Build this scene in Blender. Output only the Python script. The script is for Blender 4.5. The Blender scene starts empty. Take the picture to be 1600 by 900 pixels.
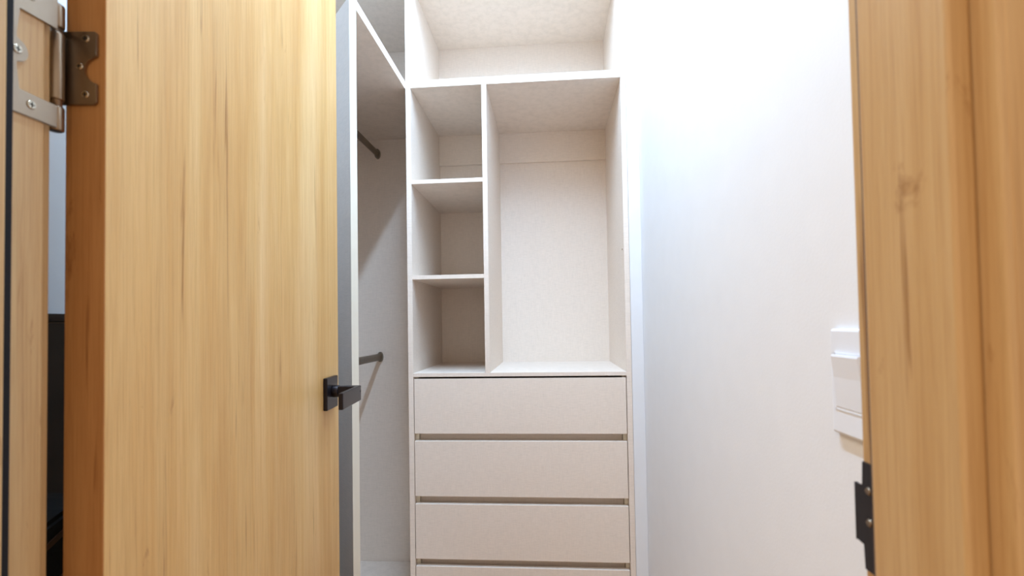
import bpy, bmesh, math
from mathutils import Vector, Matrix
S = bpy.context.scene
C = S.collection
CZ = 1.15                                    # height of the camera above the floor

# ------------------------------------------------------------ camera, world, light, exposure
cam = bpy.data.cameras.new('camera'); camo = bpy.data.objects.new('camera', cam); C.objects.link(camo)
yaw, pitch, roll, fpx = -0.0759673, 0.0249351, -0.0158071, 767.477
fw = Vector((math.sin(yaw)*math.cos(pitch), math.cos(yaw)*math.cos(pitch), math.sin(pitch)))
r0 = Vector((math.cos(yaw), -math.sin(yaw), 0)); u0 = r0.cross(fw)
rt = math.cos(roll)*r0 + math.sin(roll)*u0; up = -math.sin(roll)*r0 + math.cos(roll)*u0
camo.matrix_world = Matrix(((rt.x, up.x, -fw.x, 0), (rt.y, up.y, -fw.y, 0), (rt.z, up.z, -fw.z, CZ), (0, 0, 0, 1)))
cam.sensor_width = 36; cam.lens = 36*fpx/1600; cam.shift_y = 36.3/1600
cam.clip_start = 0.01
cam.dof.use_dof = True; cam.dof.focus_distance = 1.35; cam.dof.aperture_fstop = 6.3
S.camera = camo

w = bpy.data.worlds.new('world'); S.world = w; w.use_nodes = True
w.node_tree.nodes['Background'].inputs[0].default_value = (1.0, 0.86, 0.72, 1)
w.node_tree.nodes['Background'].inputs[1].default_value = 0.60

LX, LY, LZ, LL = -0.140, 0.90, 2.555, 0.98   # a slim batten along the middle of the closet ceiling
def area(name, loc, rot, size, energy, col, shape='DISK', size_y=1):
    l = bpy.data.lights.new(name, 'AREA'); l.shape = shape; l.size = size; l.size_y = size_y; l.energy = energy; l.color = col
    o = bpy.data.objects.new(name, l); o.location = loc; o.rotation_euler = rot; C.objects.link(o); return o
area('closet_lamp_light', (LX, LY, LZ), (0, 0, 0), 0.045, 22.5, (0.50, 0.735, 1.03), 'RECTANGLE', LL)
area('room_fill_light', (-1.05, -0.85, 2.50), (0, 0, 0), 0.8, 19.0, (1.0, 0.90, 0.78))  # unseen fill added on the room side to brighten the doorway and end panel

S.view_settings.view_transform = 'Standard'; S.view_settings.look = 'None'
S.view_settings.gamma = 1; S.view_settings.use_curve_mapping = False
S.view_settings.exposure = 0.50

# ------------------------------------------------------------ materials
def s2l(c): return tuple(((v/255)/12.92 if v/255 <= .04045 else ((v/255+.055)/1.055)**2.4) for v in c) + (1,)
def newmat(name):
    m = bpy.data.materials.new(name); m.use_nodes = True
    nt = m.node_tree; return m, nt, nt.nodes['Principled BSDF']
def node(nt, t, **kw):
    n = nt.nodes.new(t)
    for k, v in kw.items(): setattr(n, k, v)
    return n
def noise(nt, vec, scale, sc, detail=3, rough=.55, dist=0):
    mp = node(nt, 'ShaderNodeMapping'); mp.inputs['Scale'].default_value = sc
    nt.links.new(vec, mp.inputs['Vector'])
    n = node(nt, 'ShaderNodeTexNoise'); n.inputs['Scale'].default_value = scale
    n.inputs['Detail'].default_value = detail; n.inputs['Roughness'].default_value = rough
    n.inputs['Distortion'].default_value = dist
    nt.links.new(mp.outputs[0], n.inputs['Vector']); return n.outputs['Fac']
def ramp(nt, fac, stops):
    r = node(nt, 'ShaderNodeValToRGB'); e = r.color_ramp.elements
    while len(e) < len(stops): e.new(.5)
    for q, (p, c) in zip(e, stops): q.position = p; q.color = c
    nt.links.new(fac, r.inputs[0]); return r.outputs[0]
def mix(nt, a, b, fac, mode='MIX'):
    m = node(nt, 'ShaderNodeMix', data_type='RGBA', blend_type=mode)
    for s, v in ((m.inputs['Factor'], fac), (m.inputs['A'], a), (m.inputs['B'], b)):
        if hasattr(v, 'links'): nt.links.new(v, s)
        else: s.default_value = v
    return m.outputs['Result']
def coords(nt):
    tc = node(nt, 'ShaderNodeTexCoord'); oi = node(nt, 'ShaderNodeObjectInfo')
    mul = node(nt, 'ShaderNodeMath', operation='MULTIPLY'); mul.inputs[1].default_value = 7.3
    nt.links.new(oi.outputs['Random'], mul.inputs[0])
    add = node(nt, 'ShaderNodeVectorMath', operation='ADD')
    nt.links.new(tc.outputs['Object'], add.inputs[0]); nt.links.new(mul.outputs[0], add.inputs[1])
    return add.outputs[0]
def wood(name, base, dark, light, red, rough=.42):
    m, nt, b = newmat(name); v = coords(nt)
    broad = noise(nt, v, 1, (9, 9, .6), 5, .6, .9)
    col = ramp(nt, broad, [(.30, s2l(dark)), (.48, s2l(base)), (.70, s2l(light))])
    bands = noise(nt, v, 1, (34, 34, 1.1), 5, .65, 1.2)
    col = mix(nt, col, ramp(nt, bands, [(.36, s2l(red)), (.62, s2l(light))]), .30)
    fine = noise(nt, v, 1, (420, 420, 9), 4, .75, .3)
    col = mix(nt, col, ramp(nt, fine, [(.34, (.78, .70, .60, 1)), (.55, (1, 1, 1, 1)), (.75, (1.0, 1.0, 1.0, 1))]), .6, 'MULTIPLY')
    dash = noise(nt, v, 1, (75, 75, 2.6), 4, .62, .5)
    col = mix(nt, col, ramp(nt, dash, [(.29, (.52, .38, .24, 1)), (.375, (1, 1, 1, 1))]), .75, 'MULTIPLY')
    knot = noise(nt, v, 1, (22, 22, 5), 5, .7, 1.6)
    col = mix(nt, col, ramp(nt, knot, [(.27, (.55, .40, .26, 1)), (.36, (1, 1, 1, 1))]), .7, 'MULTIPLY')
    nt.links.new(col, b.inputs['Base Color']); b.inputs['Roughness'].default_value = rough
    bp = node(nt, 'ShaderNodeBump'); bp.inputs['Strength'].default_value = .12; bp.inputs['Distance'].default_value = .002
    nt.links.new(fine, bp.inputs['Height']); nt.links.new(bp.outputs[0], b.inputs['Normal'])
    return m
WOOD = wood('oak_veneer', (218, 174, 108), (198, 148, 82), (232, 196, 140), (212, 156, 92))
WOODF = wood('oak_frame', (192, 152, 98), (172, 130, 76), (204, 170, 122), (182, 138, 86))
WOODE = wood('oak_edge_veneer', (188, 134, 78), (166, 112, 58), (202, 150, 94), (176, 118, 62), .5)
FLOORW = wood('floor_boards', (196, 150, 98), (172, 124, 74), (208, 166, 116), (182, 134, 84))
def laminate(name, c):
    m, nt, b = newmat(name); v = coords(nt)
    a = noise(nt, v, 1, (40, 40, 520), 2, .7); c2 = noise(nt, v, 1, (520, 520, 30), 2, .7)
    wv = mix(nt, ramp(nt, a, [(.3, (.90, .90, .89, 1)), (.6, (1, 1, 1, 1))]), ramp(nt, c2, [(.3, (.93, .93, .93, 1)), (.6, (1, 1, 1, 1))]), 1.0, 'MULTIPLY')
    nt.links.new(mix(nt, s2l(c), wv, .8, 'MULTIPLY'), b.inputs['Base Color'])
    b.inputs['Roughness'].default_value = .5
    bp = node(nt, 'ShaderNodeBump'); bp.inputs['Strength'].default_value = .15; bp.inputs['Distance'].default_value = .001
    nt.links.new(a, bp.inputs['Height']); nt.links.new(bp.outputs[0], b.inputs['Normal'])
    return m
LAM = laminate('linen_laminate', (245, 230, 216))
def plain(name, c, rough=.6, metal=0, bump=0, var=.04):
    m, nt, b = newmat(name); v = coords(nt)
    n = noise(nt, v, 18, (1, 1, 1), 4)
    nt.links.new(mix(nt, s2l(c), ramp(nt, n, [(.3, (1-var*2,)*3+(1,)), (.7, (1, 1, 1, 1))]), 1.0, 'MULTIPLY'), b.inputs['Base Color'])
    b.inputs['Roughness'].default_value = rough; b.inputs['Metallic'].default_value = metal
    if bump:
        bp = node(nt, 'ShaderNodeBump'); bp.inputs['Strength'].default_value = bump; bp.inputs['Distance'].default_value = .001
        nt.links.new(noise(nt, v, 260, (1, 1, 1), 3), bp.inputs['Height']); nt.links.new(bp.outputs[0], b.inputs['Normal'])
    return m
WALL = plain('white_wall_paint', (238, 238, 240), .65, 0, .15, .01)
CEIL = plain('ceiling_paint', (235, 234, 232), .8, 0, .1, .01)
EDGE = plain('cream_edge_band', (232, 224, 206), .45, var=.01)
NICK = plain('brushed_nickel', (160, 142, 122), .34, 1, .1, .08)
SCREW = plain('screw_steel', (190, 178, 158), .2, 1)
RODM = plain('satin_aluminium', (150, 140, 126), .4, .8)
BLACK = plain('matt_black_metal', (38, 33, 38), .36, .5, .05, .1)
RUBBER = plain('dark_door_seal', (14, 9, 12), .95)
SEALB = plain('brown_door_seal', (84, 62, 48), .8)
SWP = plain('white_switch_plastic', (236, 238, 244), .3, var=.005)
DARKW = plain('dark_chest_wood', (44, 28, 22), .45, var=.15)
DARKT = plain('dark_chest_edge', (92, 68, 48), .5)
BAGM = plain('black_bag_fabric', (22, 24, 30), .8, 0, .4)
STRAP = plain('brown_strap', (104, 72, 56), .7)
m, nt, b = newmat('lamp_diffuser'); b.inputs['Base Color'].default_value = (.9, .9, .9, 1)
b.inputs['Emission Color'].default_value = (.93, .965, 1, 1); b.inputs['Emission Strength'].default_value = 6
DIFF = m

# ------------------------------------------------------------ mesh helpers (all coordinates: x right, y into the closet, z from the floor)
def box(bm, x0, x1, y0, y1, z0, z1, bev=0, M=None):
    vs = [bm.verts.new((x, y, z)) for x in (x0, x1) for y in (y0, y1) for z in (z0, z1)]
    f = [(0, 1, 3, 2), (4, 6, 7, 5), (0, 4, 5, 1), (2, 3, 7, 6), (0, 2, 6, 4), (1, 5, 7, 3)]
    fs = [bm.faces.new([vs[i] for i in q]) for q in f]
    if bev:
        es = list({e for q in fs for e in q.edges})
        r = bmesh.ops.bevel(bm, geom=es, offset=bev, segments=2, profile=.5, affect='EDGES')
        vs = list({v for q in r['faces'] for v in q.verts} | {v for v in vs if v.is_valid})
    if M is not None:
        for v in vs: v.co = M @ v.co
def cyl(bm, p0, p1, r, n=24, r1=None, bev=0):
    p0 = Vector(p0); p1 = Vector(p1); a = (p1-p0).normalized()
    q = a.to_track_quat('Z', 'Y').to_matrix(); r1 = r if r1 is None else r1; L = (p1-p0).length
    prof = [(r, 0), (r1, L)] if not bev else [(r-bev, 0), (r-bev*.3, bev*.3), (r, bev), (r1, L-bev), (r1-bev*.3, L-bev*.3), (r1-bev, L)]
    rings = []
    for rr, h in prof:
        rings.append([bm.verts.new(p0 + q @ Vector((rr*math.cos(2*math.pi*i/n), rr*math.sin(2*math.pi*i/n), h))) for i in range(n)])
    for A, B in zip(rings, rings[1:]):
        for i in range(n): bm.faces.new((A[i], A[(i+1) % n], B[(i+1) % n], B[i])).smooth = True
    bm.faces.new(rings[0][::-1]); bm.faces.new(rings[-1])
def plate(bm, pts, t, M, bev=0):
    """extrude a 2-D outline (a, b) by t along the third axis of M"""
    lo = [bm.verts.new(M @ Vector((a, b_, 0))) for a, b_ in pts]; hi = [bm.verts.new(M @ Vector((a, b_, t))) for a, b_ in pts]
    n = len(pts)
    fs = [bm.faces.new(lo[::-1]), bm.faces.new(hi)]
    for i in range(n): fs.append(bm.faces.new((lo[i], lo[(i+1) % n], hi[(i+1) % n], hi[i])))
    if bev: bmesh.ops.bevel(bm, geom=list(fs[1].edges), offset=bev, segments=2, affect='EDGES')
def frame(o, a, b_, c):
    return Matrix(((a[0], b_[0], c[0], o[0]), (a[1], b_[1], c[1], o[1]), (a[2], b_[2], c[2], o[2]), (0, 0, 0, 1)))
def obj(name, bm, mat, parent=None, **tags):
    bmesh.ops.recalc_face_normals(bm, faces=bm.faces)
    me = bpy.data.meshes.new(name)
    xs = [v.co for v in bm.verts]
    lo = Vector((min(v.x for v in xs), min(v.y for v in xs), min(v.z for v in xs))); hi = Vector((max(v.x for v in xs), max(v.y for v in xs), max(v.z for v in xs)))
    o = Vector(((lo.x+hi.x)/2, (lo.y+hi.y)/2, lo.z))
    bmesh.ops.translate(bm, verts=bm.verts, vec=-o)
    bm.to_mesh(me); bm.free(); me.materials.append(mat)
    ob = bpy.data.objects.new(name, me); C.objects.link(ob)
    ORI[ob] = o
    if parent is not None: ob.parent = parent; ob.location = o - ORI[parent]
    else: ob.location = o
    for k, v in tags.items(): ob[k] = v
    return ob
ORI = {}
def thing(name, loc, **tags):
    ob = bpy.data.objects.new(name, None); ob.empty_display_size = .05; C.objects.link(ob)
    ob.location = loc; ORI[ob] = Vector(loc)
    for k, v in tags.items(): ob[k] = v
    return ob
def bxo(name, mat, parent, dims, bev=0, M=None, **tags):
    bm = bmesh.new()
    x0, x1, y0, y1, z0, z1 = dims
    box(bm, x0, x1, y0, y1, z0, z1, bev, M); return obj(name, bm, mat, parent, **tags)
ST = dict(kind='structure')

# ------------------------------------------------------------ the closet's shell
XL, XR, YF, YB, ZC = -1.02, 0.3045, 0.3845, 2.104, 2.60
YN = 0.2637                                  # room side of the doorway wall
JL, JR, ZH = -0.4275, 0.2290, 2.255          # jamb faces, head
bxo('floor', FLOORW, None, (-2.6, 2.2, -2.4, 2.25, -.1, 0), **ST)
bxo('ceiling', CEIL, None, (-2.6, 2.2, -2.4, 2.25, ZC, ZC+.1), **ST)
bxo('wall_left', WALL, None, (XL-.1, XL, YF-.01, YB, 0, ZC), **ST)
bxo('wall_right', WALL, None, (XR, XR+.1, YF-.01, YB, 0, ZC), **ST)
bxo('wall_back', WALL, None, (XL-.1, XR+.1, YB, YB+.1, 0, ZC), **ST)
bm = bmesh.new()                             # the wall the doorway is cut in: left piece, right piece, lintel
y0, y1 = YN+.012, YF-.0105
box(bm, -2.6, JL-.02, y0, y1, 0, ZC); box(bm, JR+.02, 2.2, y0, y1, 0, ZC); box(bm, JL-.02, JR+.02, y0, y1, ZH+.02, ZC)
obj('wall_front', bm, WALL, None, **ST)
# baseboard along the right wall, from the doorway to the drawers
bxo('baseboard_right', SWP, None, (XR-.012, XR, YF+.02, 1.6, 0, .08), .003, **ST)

# door lining: each side is a jamb with its stop, seal and casings
def lining(name, X, sgn):
    """sgn +1: the opening is on the +x side of the jamb face X"""
    d = lambda a: X - sgn*a
    def b6(a0, a1, ya, yb, za, zb): return (min(d(a0), d(a1)), max(d(a0), d(a1)), ya, yb, za, zb)
    j = bxo(name, WOODF, None, b6(0, .02, YN, YF, 0, ZH), .0015, **ST)
    left = sgn > 0
    bxo('door_stop', WOODF, j, b6(-.0125, 0, .2785, .345 if left else .355, 0, ZH-.012), .002)
    if left: bxo('door_seal', RUBBER, j, b6(-.0048, 0, .345, .3562, 0, ZH-.012), .0015)
    else: bxo('door_seal', SEALB, j, b6(-.0105, -.001, .355, .3592, 0, ZH-.012), .0015)
    bxo('casing', WOODF, j, b6(.0015, .075, YN-.0005, YN+.0115, 0, ZH+.075), .003)
    bxo('casing', WOODF, j, b6(.0060, .075, YF-.0005, YF+.0105, 0, ZH+.075), .002)
    return j
jl = lining('trim_1', JL, 1)
jr = lining('trim_2', JR, -1)
hd = bxo('trim_3', WOODF, None, (JL, JR, YN, YF, ZH, ZH+.02), .0015, **ST)
bxo('door_stop', WOODF, hd, (JL+.0005, JR-.0005, .2785, .35, ZH-.0125, ZH), .002)
bxo('casing', WOODF, hd, (JL-.0010, JR+.0010, YN-.0005, YN+.0115, ZH+.002, ZH+.075), .003)
bxo('casing', WOODF, hd, (JL-.0055, JR+.0055, YF-.0005, YF+.0105, ZH+.006, ZH+.075), .002)

# black strike plate let into the right jamb
bm = bmesh.new()
zt, zb = CZ-.1055, CZ-.1840; lt, lb = CZ-.1235, CZ-.1660
ptsl = [(.352, zt), (.3835, zt), (.3835, lt), (.3925, lt), (.3925, lb), (.3835, lb), (.3835, zb), (.352, zb)]
plate(bm, ptsl, .0016, frame((JR+.0002, 0, 0), (0, 1, 0), (0, 0, 1), (-1, 0, 0)), .0005)
cyl(bm, (JR-.0004, .3925, lb), (JR-.0004, .3925, lt), .0012, 10)
sp = obj('strike_plate', bm, BLACK, jr, label='black metal strike plate')
for zz in (CZ-.1252, CZ-.1479):
    bm = bmesh.new(); cyl(bm, (JR-.0012, .3760, zz), (JR-.0028, .3760, zz), .0032, 16, .0022)
    box(bm, JR-.0031, JR-.0027, .3738, .3782, zz-.0004, zz+.0004)
    obj('screw', bm, NICK, sp)

# ------------------------------------------------------------ the door, open 96 degrees into the closet
A = Vector((-.4017, .415, 0)); du = Vector((-.10453, .99452, 0)); dn = Vector((.99452, .10453, 0))   # along the door, out of its visible face
dM = frame((A.x, A.y, 0), du, dn, (0, 0, 1))      # local: s along door, n out of the face, z
DW, DT, DH = .650, .036, 2.24
door = thing('door_1', (A.x, A.y, 0.008), kind='structure', label='open light oak wooden door with black square lever handle, hinged to left jamb', category='door')
bm = bmesh.new(); box(bm, .0006, DW, -DT, 0, .008, DH, 0, dM)
leaf = obj('door_leaf', bm, WOOD, door)
leaf.data.materials.append(WOODE)
for p in leaf.data.polygons:
    if p.normal.dot(-du) > .9: p.material_index = 1
bv = leaf.modifiers.new('edges', 'BEVEL'); bv.width = .0012; bv.segments = 2

# --- butterfly hinge: C-shaped jamb leaf, nested door leaf, three knuckles
P = Vector((-.4355, .4012, 0)); HZ = CZ
zc = CZ+.2365
bm = bmesh.new()
def barrel(z0, z1, r=.0060, bev=.0014): cyl(bm, (P.x, P.y, z0), (P.x, P.y, z1), r, 28, None, bev)
barrel(CZ+.1775, CZ+.1995); barrel(CZ+.2052, CZ+.2660); barrel(CZ+.2705, CZ+.2915)
cyl(bm, (P.x, P.y, CZ+.178), (P.x, P.y, CZ+.291), .0045, 20)
cyl(bm, (P.x, P.y, CZ+.2915), (P.x, P.y, CZ+.2935), .0048, 20, .0025)
hinge = obj('hinge', bm, NICK, door, label='brushed nickel butterfly hinge')
def arc(cx, cz, r, a0, a1, n=12): return [(cx+r*math.cos(math.radians(a0+(a1-a0)*i/n)), cz+r*math.sin(math.radians(a0+(a1-a0)*i/n))) for i in range(n+1)]
# door-side leaf: in the plane of the door's hinge edge, coordinate a from the pin side towards the visible face
eo = A - dn*DT + du*(-.0004)                     # left corner of the edge face
hM = frame((eo.x, eo.y, 0), dn, (0, 0, 1), -du)
zt, zb, W = CZ+.2725, CZ+.2050, .0300
pts = [(-.0045, zb), (W-.002, zb), (W, zb+.002), (W, zc-.0125), (W-.0012, zc-.0118), (W-.0045, zc-.0108)] + arc(W+.0015, zc+.0003, .0122, 242, 118, 14) + [(W-.0045, zc+.0114), (W-.0012, zc+.0124), (W, zc+.0131), (W, zt-.002), (W-.002, zt), (-.0045, zt)]
bm = bmesh.new(); plate(bm, pts, .0022, hM, .0005)
obj('hinge_leaf', bm, NICK, hinge)
# jamb-side leaf on the plane x = JL, coordinate a = distance from the jamb's closet edge towards the stop
jM = frame((JL-.0002, YF+.012, 0), (0, -1, 0), (0, 0, 1), (1, 0, 0))
T, B, t2, b2 = CZ+.2915, CZ+.1770, CZ+.2640, CZ+.1965
W = .0520-.0110
pts = [(.003, T), (.003, t2+.004), (W-.0060, t2)] + arc(W-.0045, CZ+.2285, .0088, 90, -90, 12)[::1] 
tab = [(W-.0045-(x-(W-.0045)), z) for x, z in arc(W-.0045, CZ+.2285, .0095, 90, -90, 12)]
pts = [(.003, T), (.003, t2), (W-.0065, t2)] + [(W-.0045, CZ+.2285+.0125)] + tab + [(W-.0045, CZ+.2285-.0125), (W-.0065, b2), (.003, b2), (.003, B), (W, B), (W, T)]
bm = bmesh.new(); plate(bm, pts, .0022, jM, .0005)
obj('hinge_leaf', bm, NICK, hinge)
def screw(p, axis, r=.0042, par=None):
    p = Vector(p); axis = Vector(axis).normalized()
    bm = bmesh.new(); cyl(bm, p-axis*.0006, p+axis*.0011, r, 20, r*.72)
    q = axis.to_track_quat('Z', 'Y').to_matrix().to_4x4(); q.translation = p+axis*.0011
    nf = len(bm.faces)
    box(bm, -r*.55, r*.55, -.0004, .0004, -.0002, .0002, 0, q); box(bm, -.0004, .0004, -r*.55, r*.55, -.0002, .0002, 0, q)
    o = obj('screw', bm, SCREW, par); o.data.materials.append(RUBBER)
    for f in list(o.data.polygons)[nf:]: f.material_index = 1
for a, z in ((.0205, CZ+.2655), (.0150, CZ+.2400), (.0205, CZ+.2140)):
    p = hM @ Vector((a, z, .0022)); screw(p, -du, .0038, hinge)
for a, z in ((.0255, CZ+.2790), (W-.0050, CZ+.2285), (.0250, CZ+.1875)):
    p = jM @ Vector((a, z, .0022)); screw(p, (1, 0, 0), .0042, hinge)

# --- lever handle
HS, HZc = .5870, CZ-.1385                         # along the door, height of the rose's centre
bm = bmesh.new(); box(bm, HS-.0330, HS+.0330, 0, .0085, HZc-.0330, HZc+.0330, .0016, dM)
rose = obj('door_handle', bm, BLACK, door, label='black square rose and lever handle')
bm = bmesh.new()
hp = lambda s, n, z: dM @ Vector((s, n, z))
cyl(bm, hp(HS, .008, HZc+.003), hp(HS, .022, HZc+.003), .0125, 28, None, .002)
obj('collar', bm, BLACK, rose)
bm = bmesh.new()
box(bm, HS-.008, HS+.012, .018, .058, HZc-.0055, HZc+.0130, .0012, dM)
obj('neck', bm, BLACK, rose)
bm = bmesh.new()
box(bm, HS-.1100, HS+.0120, .0550, .0640, HZc-.0185, HZc+.0128, .0016, dM)
obj('lever', bm, BLACK, rose)
bm = bmesh.new(); cyl(bm, hp(HS+.0055, .0638, HZc+.001), hp(HS+.0055, .0644, HZc+.001), .0022, 14)
obj('pinhole', bm, RUBBER, rose)
# inner side of the same handle
bm = bmesh.new(); box(bm, HS-.033, HS+.033, -DT-.0085, -DT, HZc-.033, HZc+.033, .0016, dM)
box(bm, HS-.008, HS+.012, -DT-.055, -DT-.008, HZc-.0055, HZc+.0130, .0012, dM)
box(bm, HS-.1100, HS+.0120, -DT-.062, -DT-.053, HZc-.0185, HZc+.0128, .0016, dM)
obj('door_handle', bm, BLACK, door)
# latch in the far edge
bm = bmesh.new(); box(bm, DW, DW+.0012, -DT/2-.012, -DT/2+.012, HZc-.03, HZc+.03, .0005, dM); box(bm, DW, DW+.010, -DT/2-.006, -DT/2+.006, HZc-.009, HZc+.009, .001, dM)
obj('latch', bm, BLACK, door)

# ------------------------------------------------------------ tall open shelving cabinet with drawers, at the end of the closet
D, DB = 1.63, 2.0814
xl, xr, T = -.4610, .2473, .0170
cab = thing('shelving_cabinet', ((xl+xr)/2, (D+DB)/2, 0), label='tall cream linen-finish shelving cabinet with cubbyholes above drawers at the closet end', category='cabinet')
z = lambda v: CZ+v
def board(name, dims, par=cab, m=LAM, bev=.0006, **k): return bxo(name, m, par, dims, bev, **k)
ZT = z(1.1946)
board('side_panel', (xl-T, xl, D, DB+.012, 0, ZT+.018)); board('side_panel', (xr, xr+T, D, DB+.012, 0, ZT+.018))
board('top_panel', (xl, xr, D, DB, ZT, ZT+.018))
board('back_panel', (xl, xr, DB, DB+.012, 0, ZT+.018), bev=0)
board('shelf', (xl, xr, D, DB, z(.8102), z(.8357)))
board('bottom_shelf', (xl, xr, D, DB, z(-.1755), z(-.1626)))
dx0, dx1 = -.2166, -.2004
board('divider', (dx0, dx1, D, DB, z(-.1626), z(.8102)))
board('shelf', (xl, dx0, D+.001, DB, z(.4795), z(.4935))); board('shelf', (xl, dx0, D+.001, DB, z(.1539), z(.1675)))
board('back_rail', (dx1, xr, DB-.013, DB, z(.683), z(.8102))); board('back_rail', (xl, dx0, DB-.013, DB, z(.683), z(.8102)))
board('filler_strip', (xr+T+.0008, XR-.0003, D, D+.02, 0, ZC-.0005), m=WALL)
board('top_filler', (xl-T, xr+T, D+.004, D+.022, ZT+.018, ZC-.0005), m=EDGE)
for s in (0, 1):                                  # slim uprights behind the drawer fronts
    x0 = xl+.0004 if not s else xr-.0124
    board('drawer_upright', (x0, x0+.012, D+.021, D+.05, .15, z(-.1755)), m=EDGE)
board('plinth', (xl, xr, D+.03, D+.046, 0, .15))
def drawer(zt_, zb_):
    f = board('drawer', (xl+.0022, xr-.0022, D+.0005, D+.0185, z(zb_), z(zt_)), bev=.0010)
    bxo('drawer_box', LAM, f, (xl+.0150, xr-.0150, D+.0186, D+.43, z(zb_)+.012, z(zt_)-.035), 0)
for i, (a, b_) in enumerate(((-.1820, -.3653), (-.3895, -.5735), (-.5985, -.7805), (-.8040, -.9860))):
    drawer(a, b_)
    if i < 3: board('drawer_rail', (xl+.013, xr-.013, D+.035, D+.050, z(b_)-.05, z(b_)+.02))
bm = bmesh.new(); cyl(bm, (xr+.0001, D+.03, z(.242)), (xr-.0022, D+.03, z(.242)), .003, 14); obj('shelf_pin', bm, SCREW, cab)

# ------------------------------------------------------------ open hanging wardrobe along the left wall, near end cut obliquely
XS, YP = -.4800, 1.203
war = thing('hanging_wardrobe', (-.74, 1.7, 0), label='cream open hanging wardrobe along the left wall with two clothes rails', category='wardrobe')
XW = -1.006
ZS0, ZS1 = z(.8102), z(.8357)
q = math.sqrt(.5)
# near end panel, running back to the left at 45 degrees
ea = math.radians(44); ex, ey = math.sin(ea), math.cos(ea)
eM = frame((XS, YP, 0), (-ex, ey, 0), (0, 0, 1), (-ey, -ex, 0))
LP = (XS-XW)/ex; RY = ey/ex                       # how far back the panel runs per metre to the left
bm = bmesh.new(); plate(bm, [(0, 0), (LP, 0), (LP, ZS1), (0, ZS1)], .0175, eM)
sd = obj('side_panel', bm, LAM, war)
bm = bmesh.new(); plate(bm, [(-.0012, 0), (0, 0), (0, ZS1+.0002), (-.0012, ZS1+.0002)], .0178, eM)
obj('edge_band', bm, EDGE, sd)
def deck(name, z0, z1, extra=0):
    bm = bmesh.new()
    pts = [(XS, YP+.0006), (XS, D-.0005), (xl-T-.0015, D-.0005), (xl-T-.0015, DB-.006), (XW, DB-.006), (XW, YP+(XS-XW)*RY+.0006)]
    plate(bm, pts, z1-z0, frame((0, 0, z0), (1, 0, 0), (0, 1, 0), (0, 0, 1)))
    return obj(name, bm, LAM, war)
deck('shelf', ZS0, ZS1); deck('bottom_shelf', .125, .1430)
# upper tier: panel on top runs right along the wall
bm = bmesh.new(); pts = [(XS, YP+.0006), (XS, D-.0005), (xl-T-.0015, D-.0005), (xl-T-.0015, DB-.006), (XW, DB-.006), (XW, YP+(XS-XW)*RY)]
plate(bm, pts, .018, frame((0, 0, ZT), (1, 0, 0), (0, 1, 0), (0, 0, 1))); obj('top_panel', bm, LAM, war)
board('end_panel', (XW, xl-T-.0015, DB-.005, DB+.013, 0, ZT+.018), war)
board('back_panel', (XW-.012, XW, YP+.555, DB+.013, 0, ZT+.018), war, bev=0)
bm = bmesh.new(); plate(bm, [(XS-.03, YP+.04), (XS-.03, DB-.006), (XS-.046, DB-.006), (XS-.046, YP+.056)], .125, frame((0, 0, 0), (1, 0, 0), (0, 1, 0), (0, 0, 1))); obj('plinth', bm, LAM, war)
def rail(X, Zc, lab):
    bm = bmesh.new(); ye = DB-.005; ys = YP + (XS-X)*RY + .004
    for i, k in ((0, 0),):
        # oval tube: two round-ended sides
        n = 24; R1, R2 = .0075, .0150
        rings = []
        for y in (ys, ye-.002):
            rings.append([bm.verts.new((X+R1*math.cos(2*math.pi*j/n), y, Zc+R2*math.sin(2*math.pi*j/n))) for j in range(n)])
        for j in range(n): bm.faces.new((rings[0][j], rings[0][(j+1) % n], rings[1][(j+1) % n], rings[1][j])).smooth = True
        bm.faces.new(rings[0][::-1]); bm.faces.new(rings[1])
    r = obj('hanging_rail', bm, RODM, war, label=lab)
    bm = bmesh.new()
    pts = [(X+.0125*math.cos(math.radians(t)), Zc+(.0125 if t <= 180 else -.0125)*0+.0215*math.sin(math.radians(t))) for t in range(0, 360, 15)]
    plate(bm, pts, .012, frame((0, ye-.0002, 0), (1, 0, 0), (0, 0, 1), (0, -1, 0)), .002)
    obj('rail_socket', bm, RODM, r)
rail(-.7340, z(.7470), 'upper grey clothes rail'); rail(-.7300, z(-.1350), 'lower grey clothes rail')

# ------------------------------------------------------------ light switch on the right wall
sw = thing('light_switch', (XR, .513, z(-.0650)), label='white rocker light switch on right wall beside the doorway', category='switch')
zs0, zs1 = z(-.1200), z(-.0110)
bm = bmesh.new(); box(bm, XR-.0060, XR-.0002, .4770, .5505, zs0, zs1, .0025); pl = obj('switch_plate', bm, SWP, sw)
ry0, ry1, rz0, rz1 = .4965, .5405, z(-.0925), z(-.0375)
bm = bmesh.new()                                   # rocker pressed at the bottom: proud at the top
prof = [(XR-.0055, rz0), (XR-.0068, rz0+.001), (XR-.0078, rz0+.018), (XR-.0085, (rz0+rz1)/2+.004), (XR-.0110, rz1-.002), (XR-.0104, rz1), (XR-.0055, rz1)]
plate(bm, prof, ry1-ry0, frame((0, ry0, 0), (1, 0, 0), (0, 0, 1), (0, 1, 0)), 0)
obj('rocker', bm, SWP, sw)
bm = bmesh.new()                                   # thin shadow gap frame around the rocker
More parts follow.
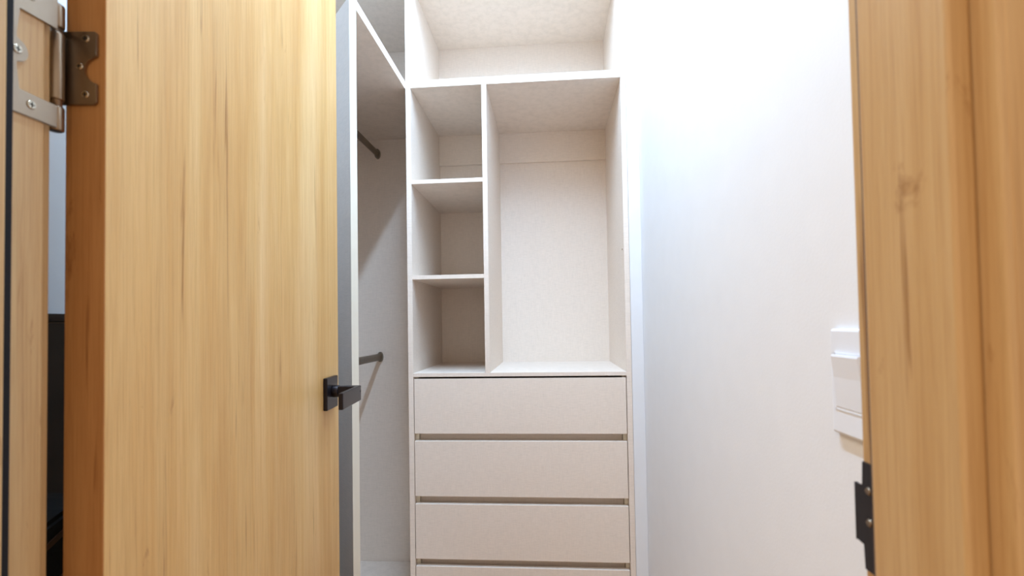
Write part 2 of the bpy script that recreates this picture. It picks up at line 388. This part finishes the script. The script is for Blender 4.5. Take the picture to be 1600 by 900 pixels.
for d_ in ((XR-.0066, XR-.0058, ry0-.0022, ry0-.0006, rz0-.002, rz1+.002), (XR-.0066, XR-.0058, ry1+.0006, ry1+.0022, rz0-.002, rz1+.002), (XR-.0066, XR-.0058, ry0-.002, ry1+.002, rz0-.0026, rz0-.0012), (XR-.0066, XR-.0058, ry0-.002, ry1+.002, rz1+.0010, rz1+.0022)): box(bm, *d_)
obj('rocker_frame', bm, SWP, sw)

# ------------------------------------------------------------ dark things glimpsed through the gap behind the hinge
ch = thing('dark_chest', (-.905, .74, 0), label='dark brown wooden chest against left wall, glimpsed between jamb and door', category='chest')
zt = z(.0278)
bxo('body', DARKW, ch, (-1.012, -.806, .52, .96, 0, zt-.0135), .002)
bxo('chest_top', DARKW, ch, (-1.0195, -.800, .51, .97, zt-.0130, zt), .002)
bxo('edge_strip', DARKT, ch, (-.8062, -.8040, .52, .96, zt-.0160, zt-.0140), 0)
bg = thing('duffel_bag', (-.73, .67, 0), label='black upright fabric bag with brown straps in front of the dark chest', category='bag')
bm = bmesh.new()
n = 14; prof = [(.55, 0), (.545, .70)] + [(.67-.125*math.cos(math.radians(a)), .80+.105*math.sin(math.radians(a))) for a in range(0, 181, 15)] + [(.795, .70), (.79, 0)]
plate(bm, prof, .115, frame((-.785, 0, 0), (0, 1, 0), (0, 0, 1), (1, 0, 0)), .006)
obj('bag_body', bm, BAGM, bg)
def strap(ya, za, yb, zb_, wd):
    bm = bmesh.new(); X = -.6698
    plate(bm, [(ya, za), (yb, zb_), (yb, zb_+wd), (ya, za+wd)], .0025, frame((X, 0, 0), (0, 1, 0), (0, 0, 1), (1, 0, 0))); obj('strap', bm, STRAP, bg)
strap(.56, .770, .78, .872, .016); strap(.56, .835, .70, .905, .008)

# ------------------------------------------------------------ slim ceiling batten lamp of the closet (above the frame)
lp = thing('ceiling_lamp', (LX, LY, ZC), label='slim white batten lamp on the closet ceiling', category='lamp')
h = LL/2
bxo('lamp_housing', SWP, lp, (LX-.035, LX+.035, LY-h-.02, LY+h+.02, ZC-.0300, ZC-.0005), .003)
bxo('lamp_diffuser', DIFF, lp, (LX-.024, LX+.024, LY-h, LY+h, ZC-.0420, ZC-.0301), .002)
